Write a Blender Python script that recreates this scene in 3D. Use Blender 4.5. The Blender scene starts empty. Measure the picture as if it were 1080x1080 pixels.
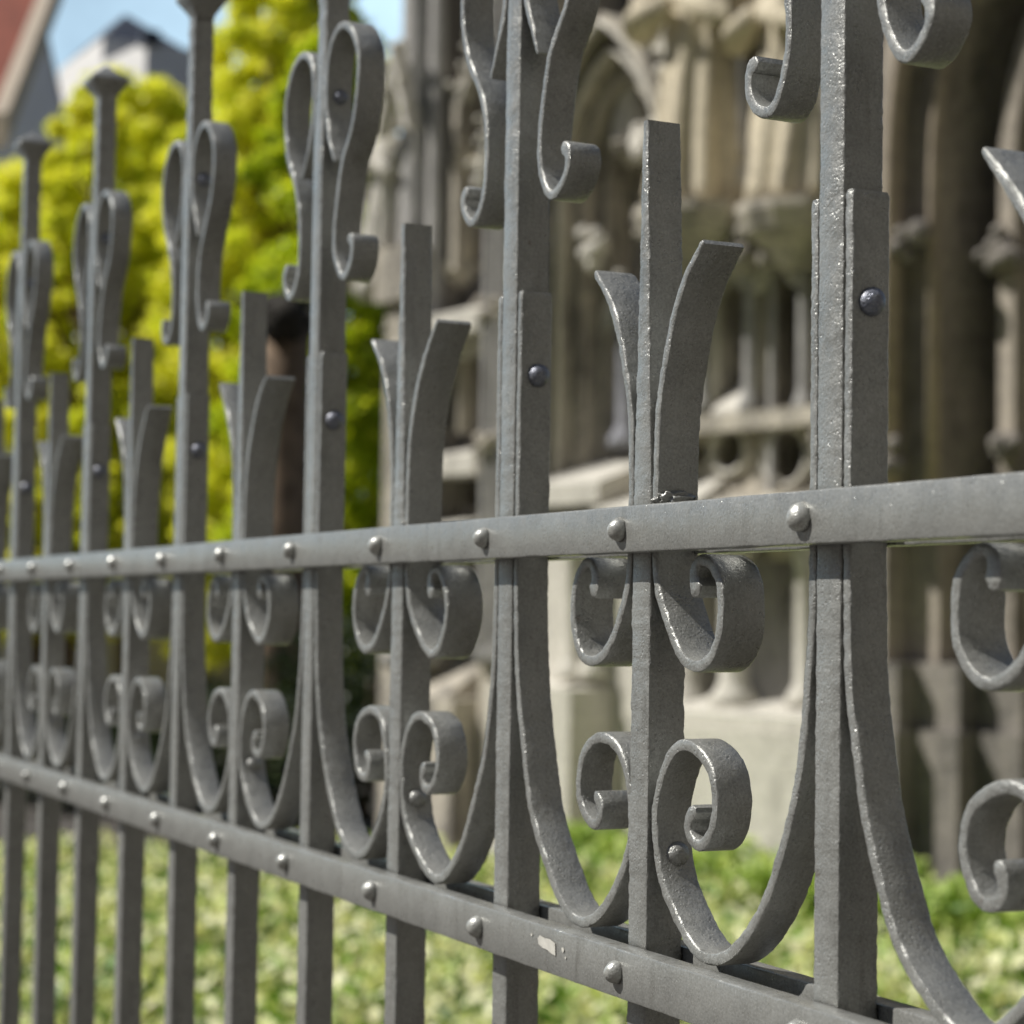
import bpy, bmesh, math, random
import numpy as np
from mathutils import Vector, Matrix, noise
random.seed(7); RNG = np.random.default_rng(11)
SC = bpy.context.scene
COL = SC.collection
D = bpy.data

# ------------------------------------------------------------------ camera data
FPX = 2200.0 / 1080.0
CAM = np.array([0.60377, -0.40166, 1.545 - 0.04573])
YAW, PITCH, ROLL = 1.12326, 0.05104, 0.01527
Fv = np.array([-math.sin(YAW) * math.cos(PITCH), math.cos(YAW) * math.cos(PITCH), math.sin(PITCH)])
Rv0 = np.cross(Fv, [0, 0, 1]); Rv0 /= np.linalg.norm(Rv0); Uv0 = np.cross(Rv0, Fv)
Rv = Rv0 * math.cos(ROLL) + Uv0 * math.sin(ROLL)
Uv = -Rv0 * math.sin(ROLL) + Uv0 * math.cos(ROLL)
def ray(u, v):
    return Fv + Rv * (u - 540) / 2200.0 - Uv * (v - 540) / 2200.0
def spot(u, v, Z):                     # a point of the place seen in direction (u, v) at depth Z
    return CAM + ray(u, v) * Z

# ------------------------------------------------------------------ helpers
def mesh_obj(name, verts, faces, mat, parent=None, smooth=False, loc=None):
    me = D.meshes.new(name)
    me.from_pydata([tuple(v) for v in verts], [], [tuple(f) for f in faces])
    me.update()
    o = D.objects.new(name, me); COL.objects.link(o)
    if mat: me.materials.append(mat)
    if smooth:
        me.polygons.foreach_set('use_smooth', [True] * len(me.polygons))
    if parent: o.parent = parent
    if loc is not None: o.location = loc
    return o
def empty(name, loc=(0, 0, 0), rz=0):
    o = D.objects.new(name, None); COL.objects.link(o); o.location = loc; o.rotation_euler = (0, 0, rz)
    o.empty_display_size = 0.1
    return o
def tag(o, label=None, cat=None, group=None, kind=None):
    if label: o['label'] = label
    if cat: o['category'] = cat
    if group: o['group'] = group
    if kind: o['kind'] = kind
    return o
class MB:
    def __init__(s): s.v = []; s.f = []; s.marks = []
    def mark(s): s.marks.append((len(s.v), len(s.f)))
    def add(s, verts, faces):
        b = len(s.v); s.v += [tuple(v) for v in verts]; s.f += [tuple(i + b for i in f) for f in faces]
    def box(s, x0, x1, y0, y1, z0, z1):
        s.add([(x0, y0, z0), (x1, y0, z0), (x1, y1, z0), (x0, y1, z0), (x0, y0, z1), (x1, y0, z1), (x1, y1, z1), (x0, y1, z1)],
              [(0, 3, 2, 1), (4, 5, 6, 7), (0, 1, 5, 4), (1, 2, 6, 5), (2, 3, 7, 6), (3, 0, 4, 7)])
    def build(s, name, mat, parent=None, smooth=False):
        return mesh_obj(name, s.v, s.f, mat, parent, smooth)
def recalc(o):
    bm = bmesh.new(); bm.from_mesh(o.data); bmesh.ops.recalc_face_normals(bm, faces=bm.faces); bm.to_mesh(o.data); bm.free()
def sharp_smooth(o, ang=40):
    me = o.data
    bm = bmesh.new(); bm.from_mesh(me)
    for f in bm.faces: f.smooth = True
    for e in bm.edges:
        if len(e.link_faces) == 2 and e.calc_face_angle(0) > math.radians(ang): e.smooth = False
    bm.to_mesh(me); bm.free()

# ------------------------------------------------------------------ node materials
def new_mat(name):
    m = D.materials.new(name); m.use_nodes = True
    nt = m.node_tree; nt.nodes.clear()
    out = nt.nodes.new('ShaderNodeOutputMaterial'); b = nt.nodes.new('ShaderNodeBsdfPrincipled')
    nt.links.new(b.outputs[0], out.inputs[0])
    return m, nt, b, out
def N(nt, t, **kw):
    n = nt.nodes.new(t)
    for k, v in kw.items(): setattr(n, k, v)
    return n
def noise_n(nt, vec, scale, detail=4, rough=.6):
    n = N(nt, 'ShaderNodeTexNoise'); n.inputs['Scale'].default_value = scale
    n.inputs['Detail'].default_value = detail; n.inputs['Roughness'].default_value = rough
    nt.links.new(vec, n.inputs['Vector']); return n
def ramp(nt, fac, stops):
    r = N(nt, 'ShaderNodeValToRGB'); e = r.color_ramp.elements
    while len(e) < len(stops): e.new(.5)
    for i, (p, c) in enumerate(stops):
        e[i].position = p; e[i].color = (c[0], c[1], c[2], 1) if not isinstance(c, (int, float)) else (c, c, c, 1)
    nt.links.new(fac, r.inputs[0]); return r
def mixc(nt, fac, a, b, bt='MIX'):
    m = N(nt, 'ShaderNodeMix', data_type='RGBA', blend_type=bt)
    if isinstance(fac, (int, float)): m.inputs[0].default_value = fac
    else: nt.links.new(fac, m.inputs[0])
    for i, x in ((6, a), (7, b)):
        if isinstance(x, tuple): m.inputs[i].default_value = (*x, 1)
        else: nt.links.new(x, m.inputs[i])
    return m.outputs[2]
def math_n(nt, op, a, b=None):
    m = N(nt, 'ShaderNodeMath', operation=op)
    for i, x in enumerate((a, b)):
        if x is None: continue
        if isinstance(x, (int, float)): m.inputs[i].default_value = x
        else: nt.links.new(x, m.inputs[i])
    return m.outputs[0]

def make_paint(name='grey_micaceous_paint', tint=(1, 1, 1), gain=1.0, rough=1.0):
    m, nt, b, out = new_mat(name)
    tc = N(nt, 'ShaderNodeTexCoord').outputs['Object']
    fine = noise_n(nt, tc, 900, 4, .65); mid = noise_n(nt, tc, 160, 5, .6); big = noise_n(nt, tc, 38, 7, .7)
    base = ramp(nt, big.outputs[0], [(.3, tuple(gain * c * t for c, t in zip((.258, .266, .248), tint))), (.7, tuple(gain * c * t for c, t in zip((.410, .420, .394), tint)))])
    c1 = mixc(nt, .3, base.outputs[0], ramp(nt, fine.outputs[0], [(.28, .08), (.72, .72)]).outputs[0])
    # grime streaks
    mp = N(nt, 'ShaderNodeMapping'); mp.inputs['Scale'].default_value = (1, 1, .12); nt.links.new(tc, mp.inputs[0])
    st = noise_n(nt, mp.outputs[0], 120, 5, .7)
    c2 = mixc(nt, ramp(nt, st.outputs[0], [(.56, 0.0), (.78, .5)]).outputs[0], c1, (.085, .078, .062))
    rs = noise_n(nt, tc, 75, 6, .7)
    c2 = mixc(nt, ramp(nt, rs.outputs[0], [(.66, 0.0), (.72, .55)]).outputs[0], c2, (.16, .115, .08))
    # corner and joint darkening: contact shade mixed into the colour
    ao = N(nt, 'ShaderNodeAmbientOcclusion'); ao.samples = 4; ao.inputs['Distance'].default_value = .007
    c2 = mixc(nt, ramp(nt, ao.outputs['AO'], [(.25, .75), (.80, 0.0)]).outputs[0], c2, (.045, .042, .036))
    # mica flakes
    vo = N(nt, 'ShaderNodeTexVoronoi'); vo.inputs['Scale'].default_value = 3400; nt.links.new(tc, vo.inputs[0])
    sep = N(nt, 'ShaderNodeSeparateColor'); nt.links.new(vo.outputs['Color'], sep.inputs[0])
    fl = ramp(nt, sep.outputs[0], [(.986, 0.0), (.990, 1.0)]).outputs[0]
    c3 = mixc(nt, fl, c2, (.5, .52, .5))
    nt.links.new(c3, b.inputs['Base Color'])
    rg = ramp(nt, mid.outputs[0], [(.3, .22), (.7, .46)]).outputs[0]
    rg2 = mixc(nt, fl, rg, (.30, .30, .30))
    nt.links.new(rg2, b.inputs['Roughness'])
    b.inputs['Metallic'].default_value = .40
    b.inputs['Specular IOR Level'].default_value = .75
    pit = N(nt, 'ShaderNodeTexVoronoi'); pit.inputs['Scale'].default_value = 520; nt.links.new(tc, pit.inputs[0])
    pt_ = ramp(nt, pit.outputs['Distance'], [(.0, 0.0), (.35, 1.0)]).outputs[0]
    lo_ = ramp(nt, noise_n(nt, tc, 45, 3, .6).outputs[0], [(.42, 0.0), (.60, 1.0)]).outputs[0]   # pitted patches
    h = math_n(nt, 'ADD', math_n(nt, 'MULTIPLY', fine.outputs[0], .36), math_n(nt, 'ADD', math_n(nt, 'MULTIPLY', mid.outputs[0], .55), math_n(nt, 'MULTIPLY', math_n(nt, 'MULTIPLY', pt_, lo_), .35)))
    bp = N(nt, 'ShaderNodeBump'); bp.inputs['Strength'].default_value = .62 * rough; bp.inputs['Distance'].default_value = .0015
    nt.links.new(h, bp.inputs['Height'])
    b.inputs['Coat Weight'].default_value = .16; b.inputs['Coat Roughness'].default_value = .24
    # flakes tilt the normal
    nm = N(nt, 'ShaderNodeVectorMath', operation='SUBTRACT'); nt.links.new(vo.outputs['Color'], nm.inputs[0]); nm.inputs[1].default_value = (.5, .5, .5)
    sc = N(nt, 'ShaderNodeVectorMath', operation='SCALE'); nt.links.new(nm.outputs[0], sc.inputs[0]); nt.links.new(math_n(nt, 'MULTIPLY', fl, .45), sc.inputs['Scale'])
    ad = N(nt, 'ShaderNodeVectorMath', operation='ADD'); nt.links.new(bp.outputs[0], ad.inputs[0]); nt.links.new(sc.outputs[0], ad.inputs[1])
    no = N(nt, 'ShaderNodeVectorMath', operation='NORMALIZE'); nt.links.new(ad.outputs[0], no.inputs[0])
    nt.links.new(no.outputs[0], b.inputs['Normal'])
    return m
def make_stone(name, light, dark, amount=.5, scale=1.0):
    m, nt, b, out = new_mat(name)
    tc = N(nt, 'ShaderNodeNewGeometry').outputs['Position']
    mp = N(nt, 'ShaderNodeMapping'); mp.inputs['Scale'].default_value = (1, 1, .35); nt.links.new(tc, mp.inputs[0])
    n1 = noise_n(nt, mp.outputs[0], 2.6 * scale, 6, .65); n2 = noise_n(nt, tc, 14 * scale, 5, .6); n3 = noise_n(nt, tc, 60, 4, .6)
    lo = .62 - .35 * amount
    soot = ramp(nt, n1.outputs[0], [(lo, 0.0), (lo + .16, 1.0)]).outputs[0]
    c = mixc(nt, soot, light, dark)
    c = mixc(nt, .45, c, ramp(nt, n2.outputs[0], [(.3, tuple(x * .6 for x in dark)), (.7, light)]).outputs[0])
    c = mixc(nt, .15, c, ramp(nt, n3.outputs[0], [(.3, .06), (.7, .5)]).outputs[0])
    nt.links.new(c, b.inputs['Base Color']); b.inputs['Roughness'].default_value = .9
    bp = N(nt, 'ShaderNodeBump'); bp.inputs['Distance'].default_value = .02; bp.inputs['Strength'].default_value = .6
    nt.links.new(math_n(nt, 'ADD', n2.outputs[0], math_n(nt, 'MULTIPLY', n3.outputs[0], .4)), bp.inputs['Height']); nt.links.new(bp.outputs[0], b.inputs['Normal'])
    return m
def make_plain(name, col, rough=.8, var=.2, scale=5):
    m, nt, b, out = new_mat(name)
    tc = N(nt, 'ShaderNodeNewGeometry').outputs['Position']
    n1 = noise_n(nt, tc, scale, 5, .6)
    r = ramp(nt, n1.outputs[0], [(.3, tuple(c * (1 - var) for c in col)), (.7, tuple(min(1, c * (1 + var)) for c in col))])
    nt.links.new(r.outputs[0], b.inputs['Base Color']); b.inputs['Roughness'].default_value = rough
    return m
def make_leaf(name, stops, transl=.45, tcol=None, nscale=.7):
    m, nt, b, out = new_mat(name)
    g = N(nt, 'ShaderNodeNewGeometry')
    n1 = noise_n(nt, g.outputs['Position'], nscale, 3, .6)
    f = math_n(nt, 'ADD', math_n(nt, 'MULTIPLY', g.outputs['Random Per Island'], .55), math_n(nt, 'MULTIPLY', n1.outputs[0], .5))
    r = ramp(nt, f, stops)
    nt.links.new(r.outputs[0], b.inputs['Base Color']); b.inputs['Roughness'].default_value = .5
    tr = N(nt, 'ShaderNodeBsdfTranslucent')
    tc = mixc(nt, 1.0, r.outputs[0], tcol or (1, 1, .6), 'MULTIPLY')
    nt.links.new(tc, tr.inputs[0])
    mx = N(nt, 'ShaderNodeMixShader'); mx.inputs[0].default_value = transl
    nt.links.new(b.outputs[0], mx.inputs[1]); nt.links.new(tr.outputs[0], mx.inputs[2]); nt.links.new(mx.outputs[0], out.inputs[0])
    return m
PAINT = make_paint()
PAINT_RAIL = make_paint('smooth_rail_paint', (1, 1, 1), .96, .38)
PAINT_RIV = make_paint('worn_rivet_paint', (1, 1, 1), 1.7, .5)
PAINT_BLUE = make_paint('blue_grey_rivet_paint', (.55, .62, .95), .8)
CHIP = make_plain('bare_primer', (.62, .61, .56), .6, .15, 300)

# ------------------------------------------------------------------ the iron fence
S = .13; ZR = 1.545                     # bar spacing, top of the upper rail
T = .0099; BW = .0152; WD = .0168       # rail thickness, bar width, bar depth
fence = empty('iron_fence', (0, 0, 0))
tag(fence, 'grey painted wrought iron railing with scrolls, leaf tips and capped finials', 'fence')

def rrect(hx, hy, b):                   # chamfered rectangle with rounded corners, 12 points
    k = b * .3
    return [(-hx + b, -hy), (hx - b, -hy), (hx - k, -hy + k), (hx, -hy + b), (hx, hy - b), (hx - k, hy - k), (hx - b, hy), (-hx + b, hy),
            (-hx + k, hy - k), (-hx, hy - b), (-hx, -hy + b), (-hx + k, -hy + k)]
def loft(rings, closed_ends=True):
    n = len(rings[0]); v = [p for r in rings for p in r]; f = []
    for i in range(len(rings) - 1):
        for j in range(n):
            a = i * n + j; b_ = i * n + (j + 1) % n
            f.append((a, b_, b_ + n, a + n))
    if closed_ends:
        f.append(tuple(range(n - 1, -1, -1))); f.append(tuple(range((len(rings) - 1) * n, len(rings) * n)))
    return v, f
def nz(x, y, z, s): return noise.noise(Vector((x * s, y * s, z * s)))
def rough_rings(rings, amp, seed, fs=260):
    out = []
    for r in rings:
        cx = sum(p[0] for p in r) / len(r); cy = sum(p[1] for p in r) / len(r); cz = sum(p[2] for p in r) / len(r)
        q = []
        for j, p in enumerate(r):
            edge = 1.0 if j % 3 == 2 else .55
            a = (nz(p[0] + seed, p[1], p[2], fs) + .45 * nz(p[0], p[1] + seed, p[2], 60)) * amp * edge
            a += nz(p[0], p[1] + seed, p[2], 620) * amp * .7 * (1 if j % 3 == 2 else .2)
            d = Vector((p[0] - cx, p[1] - cy, p[2] - cz)); L = d.length or 1
            q.append((p[0] + d.x / L * a, p[1] + d.y / L * a, p[2] + d.z / L * a))
        out.append(q)
    return out
def dense(k): return 1.0 if k <= 3 else 2.0     # ring spacing factor: nearest bars get the finest mesh

def make_bar(n, main):
    x0 = -n * S; xo = {1: -.0025, 3: .001, 5: -.001}.get(n, 0)
    zs = []; z = -1.62
    st = .0011 if -1 <= n <= 3 else .0024
    while z < -.34: zs.append(z); z += .05
    top = .372 if main else .1585
    while z < top: zs.append(z); z += st
    zs.append(top)
    rings = []
    for z in zs:
        hx, hy = BW / 2, WD / 2
        cx = x0 + xo
        if main:
            k = min(1, max(0, (z - .215) / .09)); k = k * k * (3 - 2 * k)
            hx *= 1 - .12 * k; hy *= 1 - .16 * k
            if k > .9:                     # chiselled nubs on the edges of the neck
                nub = sum(math.exp(-((z - q) / .0016) ** 2) for q in (.298, .311, .329, .345, .358))
                hx += .0006 * nub; hy += .0006 * nub
        elif z > 0:
            k = min(1, z / .1585)
            hx *= 1 - .72 * k ** .9; cx += -.002 * k
            hy *= 1 - .06 * k
        prof = rrect(hx, hy, min(.0011, hx * .5))
        lean = random.Random(n * 13 + 1).uniform(-.006, .006) * max(0, z) if n not in (0, 1, 2) else 0
        rings.append([(cx + lean + px, T + WD / 2 + py, ZR + z) for px, py in prof])
    rings = rough_rings(rings, .00042 if not main else .00028, n * 3.7)
    v, f = loft(rings)
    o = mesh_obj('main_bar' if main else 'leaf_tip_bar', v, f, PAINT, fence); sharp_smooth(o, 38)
    return o

def catmull(pts, step):
    P = [Vector(p) for p in pts]; P = [P[0] * 2 - P[1]] + P + [P[-1] * 2 - P[-2]]
    out = []
    for i in range(1, len(P) - 2):
        a, b, c, d = P[i - 1], P[i], P[i + 1], P[i + 2]
        m = max(2, int((c - b).length / step))
        for k in range(m):
            t = k / m
            out.append(.5 * ((2 * b) + (c - a) * t + (2 * a - 5 * b + 4 * c - d) * t * t + (-a + 3 * b - 3 * c + d) * t ** 3))
    out.append(P[-2]); return out
def strap(name, cx, pts, side, seed, thick=.0047, ydepth=.0158, y0=.0003, fine=1.0, t_start=1.0, t_end=1.0, w_start=1.0, w_end=1.0, jitter=0.0, flare=0.0):
    """flat strap bent along a path in the plane of the fence; pts in mm (distance from the bar axis, height from rail top)"""
    rr = random.Random(seed)
    pp = []
    for i, (d, z) in enumerate(pts):
        jx = rr.uniform(-jitter, jitter) if 12 < d else 0; jz = rr.uniform(-jitter, jitter) if 12 < d else 0
        pp.append((d * .001 + jx, z * .001 + jz))
    ta = rr.uniform(-1, 1) * jitter * 14       # each forging is bent a little differently
    pp = [(a + (ta * (b - pp[3][1]) * .25 if a > .02 else 0), b) for a, b in pp]
    path = catmull([(a, b) for a, b in pp], .0016 * fine)
    for _ in range(7):
        path = [path[0]] + [path[i] * .5 + (path[i - 1] + path[i + 1]) * .25 for i in range(1, len(path) - 1)] + [path[-1]]
    n = len(path); rings = []
    L = [0]
    for i in range(1, n): L.append(L[-1] + (path[i] - path[i - 1]).length)
    tot = L[-1]
    for i in range(n):
        t = path[min(i + 1, n - 1)] - path[max(i - 1, 0)]; t.normalize(); nn = Vector((-t.y, t.x))
        s0 = min(1, L[i] / .022); s1 = min(1, (tot - L[i]) / .014)
        th = thick * (t_start + (1 - t_start) * s0) * (t_end + (1 - t_end) * s1)
        yd = ydepth * (w_start + (1 - w_start) * s0) * (w_end + (1 - w_end) * s1)
        e_ = (tot - L[i]) / .0036
        if e_ < 1: th *= .30 + .70 * math.sqrt(max(0, 1 - (1 - e_) ** 2)); yd *= .955 + .045 * math.sqrt(max(0, 1 - (1 - e_) ** 2))
        if i == 0: th *= .8; yd *= .965
        prof = rrect(th / 2, yd / 2, min(.0010, th * .3))
        ring = []
        for a, b in prof:
            q = path[i] + nn * a
            ring.append((cx + side * q.x, T + y0 + ydepth / 2 + b, ZR + q.y))
        rings.append(ring)
    rings = rough_rings(rings, .00034, seed * 1.3)
    v, f = loft(rings)
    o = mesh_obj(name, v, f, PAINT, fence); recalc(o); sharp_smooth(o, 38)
    return o
U_PTS = [(10.6, 104), (10.5, 60), (10.4, 20), (10.4, -22), (10.9, -45), (12.9, -70), (16.3, -90), (21.5, -110), (30, -131), (41, -149), (56, -164.5), (72, -172.4)]
U_IN = [(43, -171), (27, -160.5), (15.5, -147), (10.8, -134), (10.4, -122), (13.2, -109.5), (20.5, -99.2), (31, -94.2), (42.5, -96), (51.5, -102.5), (55.8, -112.5), (54.5, -123), (47.5, -131), (39.5, -131), (35.2, -126), (37, -119.5), (41, -118)]
U_PATH = U_PTS + [(130 - e, z) for e, z in U_IN]
C_PATH = [(45, 101.5), (32.5, 89), (23.5, 75), (17, 61), (12.8, 45), (10.8, 30), (10.2, 14), (10.2, -4), (10.3, -20), (12.3, -31), (17.5, -42.5), (25, -53), (34, -60.5), (44.5, -63.8), (54, -59.5), (60, -50), (61.3, -40), (58.7, -30), (52.5, -23), (45.5, -21), (40.6, -25), (40.6, -31), (43.5, -35)]
S_PATH = [(26, 210), (18.5, 222), (11.8, 239), (10.2, 254), (11.6, 269), (18.5, 280.5), (32, 286.5), (47.5, 281.5), (58.5, 266), (60, 248), (51.5, 226.5), (38.5, 207.5), (31, 189), (28, 170), (30.8, 154), (40, 143.5), (50, 145.5), (55.8, 154), (53.5, 162), (49.5, 161)]

def dome(name, parent, loc, axis, r=.0053, h=.0052, mat=PAINT, seed=0, facet=True):
    rr = random.Random(seed); rings = []
    ns = 9 if facet else 14; K = 5
    ax = Vector(axis).normalized(); e1 = ax.orthogonal().normalized(); e2 = ax.cross(e1)
    sq = rr.uniform(.9, 1.06); r = r * rr.uniform(.93, 1.06)
    ph = rr.uniform(0, 6)
    offx = rr.uniform(-.0005, .0005); offz = rr.uniform(-.0005, .0005)
    lv = [(1.0, -.25), (1.0, .12), (.93, .38), (.74, .68), (.45, .9), (.14, 1.0)]
    for q, hh in lv:
        ring = []
        for j in range(ns):
            a = ph + 2 * math.pi * j / ns
            k = r * q * (1 + (.07 if facet else .015) * math.sin(3 * a + seed))
            p = Vector(loc) + e1 * (math.cos(a) * k + offx) + e2 * (math.sin(a) * k * sq + offz) + ax * h * hh
            ring.append(tuple(p))
        rings.append(ring)
    v, f = loft(rings); o = mesh_obj(name, v, f, mat, parent, True); recalc(o)
    return o
def rail(z1, z0, y0, y1):
    xs = np.arange(-2.05, .55, .006); rings = []
    for x in xs:
        hy, hz = (y1 - y0) / 2, (z1 - z0) / 2
        rings.append([(x, (y0 + y1) / 2 + a, ZR + (z0 + z1) / 2 + b) for a, b in rrect(hy, hz, .0009)])
    rings = rough_rings(rings, .00016, z1 * 100 + y0 * 50, 190)
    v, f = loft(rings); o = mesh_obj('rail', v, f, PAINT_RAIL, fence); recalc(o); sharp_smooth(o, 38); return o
Y2 = T + WD + .0002
r_up = rail(0, -.01864, 0, T - .0002); rail(0, -.01864, Y2, Y2 + .0095)
r_lo = rail(-.17572, -.19527, 0, T - .0002); rail(-.17572, -.19527, Y2, Y2 + .0095)
NMIN, NMAX = -3, 14
for n in range(NMIN, NMAX + 1):
    main = n % 2 == 0
    bar = make_bar(n, main); x = -n * S
    fn = 1.0 if n <= 4 else 2.0
    dome('rivet', r_up, (x - .001 + random.uniform(-.0012, .0012), -.0002, ZR - .0092), (0, -1, 0), mat=PAINT_RIV, seed=n + 40)
    dome('rivet', r_lo, (x - .001 + random.uniform(-.0012, .0012), -.0002, ZR - .1852), (0, -1, 0), mat=PAINT_RIV, seed=n + 90)
    if main:
        for sd in (-1, 1):
            if NMIN <= n - sd <= NMAX + 1:
                u = strap('u_scroll', x, U_PATH, sd, n * 2 + (sd > 0), fine=fn, t_end=1.35, jitter=.0009)
                dome('rivet', u, (x + sd * .0130, T + .0085, ZR + .0655), (sd, 0, 0), r=.0056, h=.0046, mat=PAINT_BLUE, seed=n + 7, facet=False)
                dome('rivet', u, (x + sd * (.130 - .0130), T + .0085, ZR - .138), (-sd, 0, 0), r=.0053, h=.0042, seed=n + 8, facet=False)
            sc_ = strap('s_scroll', x, S_PATH, sd, n * 5 + 3 + (sd > 0), fine=fn, t_start=.45, t_end=1.5, jitter=.0014)
            dome('rivet', sc_, (x + sd * .0125, T + .0085, ZR + .252), (sd, 0, 0), r=.0048, h=.0038, mat=PAINT_BLUE, seed=n, facet=False)
        # flared cap with a low pyramid
        cxm, cym = x, T + WD / 2
        def sq(h, z, bev=.0012): return [(cxm + a, cym + b, ZR + z) for a, b in rrect(h, h, bev)]
        rings = [sq(.0068, .366), sq(.0074, .3685), sq(.0112, .3745), sq(.0148, .3795), sq(.0154, .3814), sq(.0148, .3832), sq(.0085, .3880), sq(.0030, .3925, .0006), sq(.0008, .3940, .0002)]
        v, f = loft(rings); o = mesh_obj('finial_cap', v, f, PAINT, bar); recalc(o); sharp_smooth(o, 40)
    else:
        for sd in (-1, 1):
            xo = {1: -.0025, 3: .001, 5: -.001}.get(n, 0)
            q_ = random.Random(n * 5 + sd); tipx, tipz = (q_.uniform(-3, 3), q_.uniform(-2.5, 2.5)) if n != 1 else (0, 0)
            strap('leaf_scroll', x + xo, [(d + tipx * max(0, z / 100) ** 2, z + (tipz if z > 95 else 0)) for d, z in C_PATH], sd, n * 7 + 1 + (sd > 0), fine=fn, ydepth=.0190, t_start=.62, t_end=2.0, jitter=.0007)
        if n in (-1, 1, 3):   # rough weld bead at the foot of the right leaf
            mb = bmesh.new(); bmesh.ops.create_icosphere(mb, subdivisions=4, radius=1)
            for v in mb.verts:
                k = 1 + .5 * nz(v.co.x, v.co.y, v.co.z, 2.3) + .25 * nz(v.co.x, v.co.y, v.co.z, 7)
                v.co = Vector((v.co.x * (.0042 if n == 1 else .0028) * k, v.co.y * .0083 * k, v.co.z * (.0040 if n == 1 else .0022) * k)) + Vector((x + .0095, T + .0085, ZR + .0025))
            me = D.meshes.new('weld_bead'); mb.to_mesh(me); mb.free(); o = D.objects.new('weld_bead', me); COL.objects.link(o)
            me.materials.append(PAINT); o.parent = fence; me.polygons.foreach_set('use_smooth', [True] * len(me.polygons))
# paint chip on the lower rail
mb = MB()
cpts = [(-.012, .0025), (-.0095, .0046), (-.004, .0038), (.002, .0041), (.0078, .0028), (.0085, -.0046), (.004, -.0040), (-.001, -.0026), (-.006, -.0024), (-.011, -.0010)]
chx = -1.465 * S + .0
mb.add([(chx + a * .82, -.00045, ZR - .1835 + b * .72) for a, b in cpts], [tuple(range(len(cpts)))])
ch = mb.build('paint_chip', CHIP, r_lo); tag(ch, 'bare pale chip in the paint')
for (dx, dz, r) in ((.0135, .001, .0012), (.016, -.002, .0007), (-.016, .003, .0008)):
    mb = MB(); mb.add([(chx + dx + r * math.cos(k) * random.uniform(.6, 1.3), -.0004, ZR - .1842 + dz + r * math.sin(k) * random.uniform(.6, 1.2)) for k in (0, .9, 1.9, 2.8, 3.9, 5.1)], [(0, 1, 2, 3, 4, 5)]); mb.build('paint_chip', CHIP, r_lo)

# ------------------------------------------------------------------ setting: ground
def plane(name, pts, z, mat, kind='structure'):
    o = mesh_obj(name, [(p[0], p[1], z) for p in pts], [tuple(range(len(pts)))], mat); tag(o, kind=kind); return o
M_GROUND = make_plain('paving_ground', (.075, .068, .06), .9, .3, 3)  # tone lowered to imitate tree shade on the paving
M_SOIL = make_plain('soil', (.05, .045, .03), .95, .4, 6)
gr = plane('ground', [(-600, -600), (600, -600), (600, 600), (-600, 600)], 0, M_GROUND)

# ------------------------------------------------------------------ cathedral wall
ANG = math.radians(14.3)
NF = np.array([math.sin(ANG), -math.cos(ANG), 0]); DR = np.array([math.cos(ANG), math.sin(ANG), 0])
P0 = CAM * [1, 1, 0] - NF * 7.9
def FA(u, v=650, o=0.0):                # (along, height) on the facade plane pushed out by o
    d = ray(u, v); k = np.dot((P0 + NF * o) - CAM, NF) / np.dot(d, NF)
    p = CAM + d * k; return float(np.dot(p - P0, DR)), float(p[2])
ROT = math.atan2(DR[1], DR[0])
church = empty('cathedral', (P0[0], P0[1], 0), ROT)   # local x runs along the wall, local -y points outwards
tag(church, 'gothic stone cathedral wall with pointed arches, tracery and niches', 'cathedral')
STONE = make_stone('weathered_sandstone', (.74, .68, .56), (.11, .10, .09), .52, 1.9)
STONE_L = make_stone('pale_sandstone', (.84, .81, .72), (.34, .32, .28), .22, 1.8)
STONE_D = make_stone('added_wing_stone', (.33, .30, .26), (.06, .056, .052), .5, 1.6)
STONE_G = make_stone('grey_shaft_stone', (.55, .54, .52), (.15, .145, .14), .45, 1.8)
GLASS = make_plain('leaded_dark_glass', (.045, .06, .07), .2, .3, 12)
def fbox(mb, a0, a1, o0, o1, z0, z1): mb.box(a0, a1, -o1, -o0, z0, z1)
def prism(mb, poly, o0, o1):            # polygon in (along, z), extruded outwards
    n = len(poly); v = [(a, -o0, z) for a, z in poly] + [(a, -o1, z) for a, z in poly]
    f = [tuple(range(n)), tuple(range(2 * n - 1, n - 1, -1))] + [(i, i + n, (i + 1) % n + n, (i + 1) % n) for i in range(n)]
    mb.add(v, f)
def part(mb, name, mat, smooth=False, label=None):
    mk = [(0, 0)] + [m for m in mb.marks if m != (0, 0)] + [(len(mb.v), len(mb.f))]
    for (v0, f0), (v1, f1) in zip(mk[:-1], mk[1:]):
        if v1 == v0: continue
        o = mesh_obj(name, mb.v[v0:v1], [tuple(i - v0 for i in f) for f in mb.f[f0:f1]], mat, church, smooth); recalc(o)
def shaft(mb, a, o, r, z0, z1, ns=14, rings=None):
    mb.mark()
    prof = rings or [(r * 1.7, z0), (r * 1.7, z0 + .05), (r * 1.25, z0 + .09), (r, z0 + .13), (r, z1 - .12), (r * 1.2, z1 - .1), (r * 1.15, z1 - .07), (r * 1.6, z1 - .02), (r * 1.6, z1)]
    rg = [[(a + q * math.cos(2 * math.pi * j / ns), -o + q * math.sin(2 * math.pi * j / ns), z) for j in range(ns)] for q, z in prof]
    v, f = loft(rg); mb.add(v, f)
def arch_path(a0, a1, z0, zs, rise=1.15):
    w = a1 - a0; R = w * rise; pts = [(a0, z0)]
    # left arc centred at (a0+R, zs) until the middle, mirrored
    th_end = math.acos((R - w / 2) / R)
    for k in range(13):
        t = th_end * k / 12; pts.append((a0 + R - R * math.cos(t), zs + R * math.sin(t)))
    left = pts; right = [(a0 + a1 - a, z) for a, z in reversed(left[:-1])]
    return left + right
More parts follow.
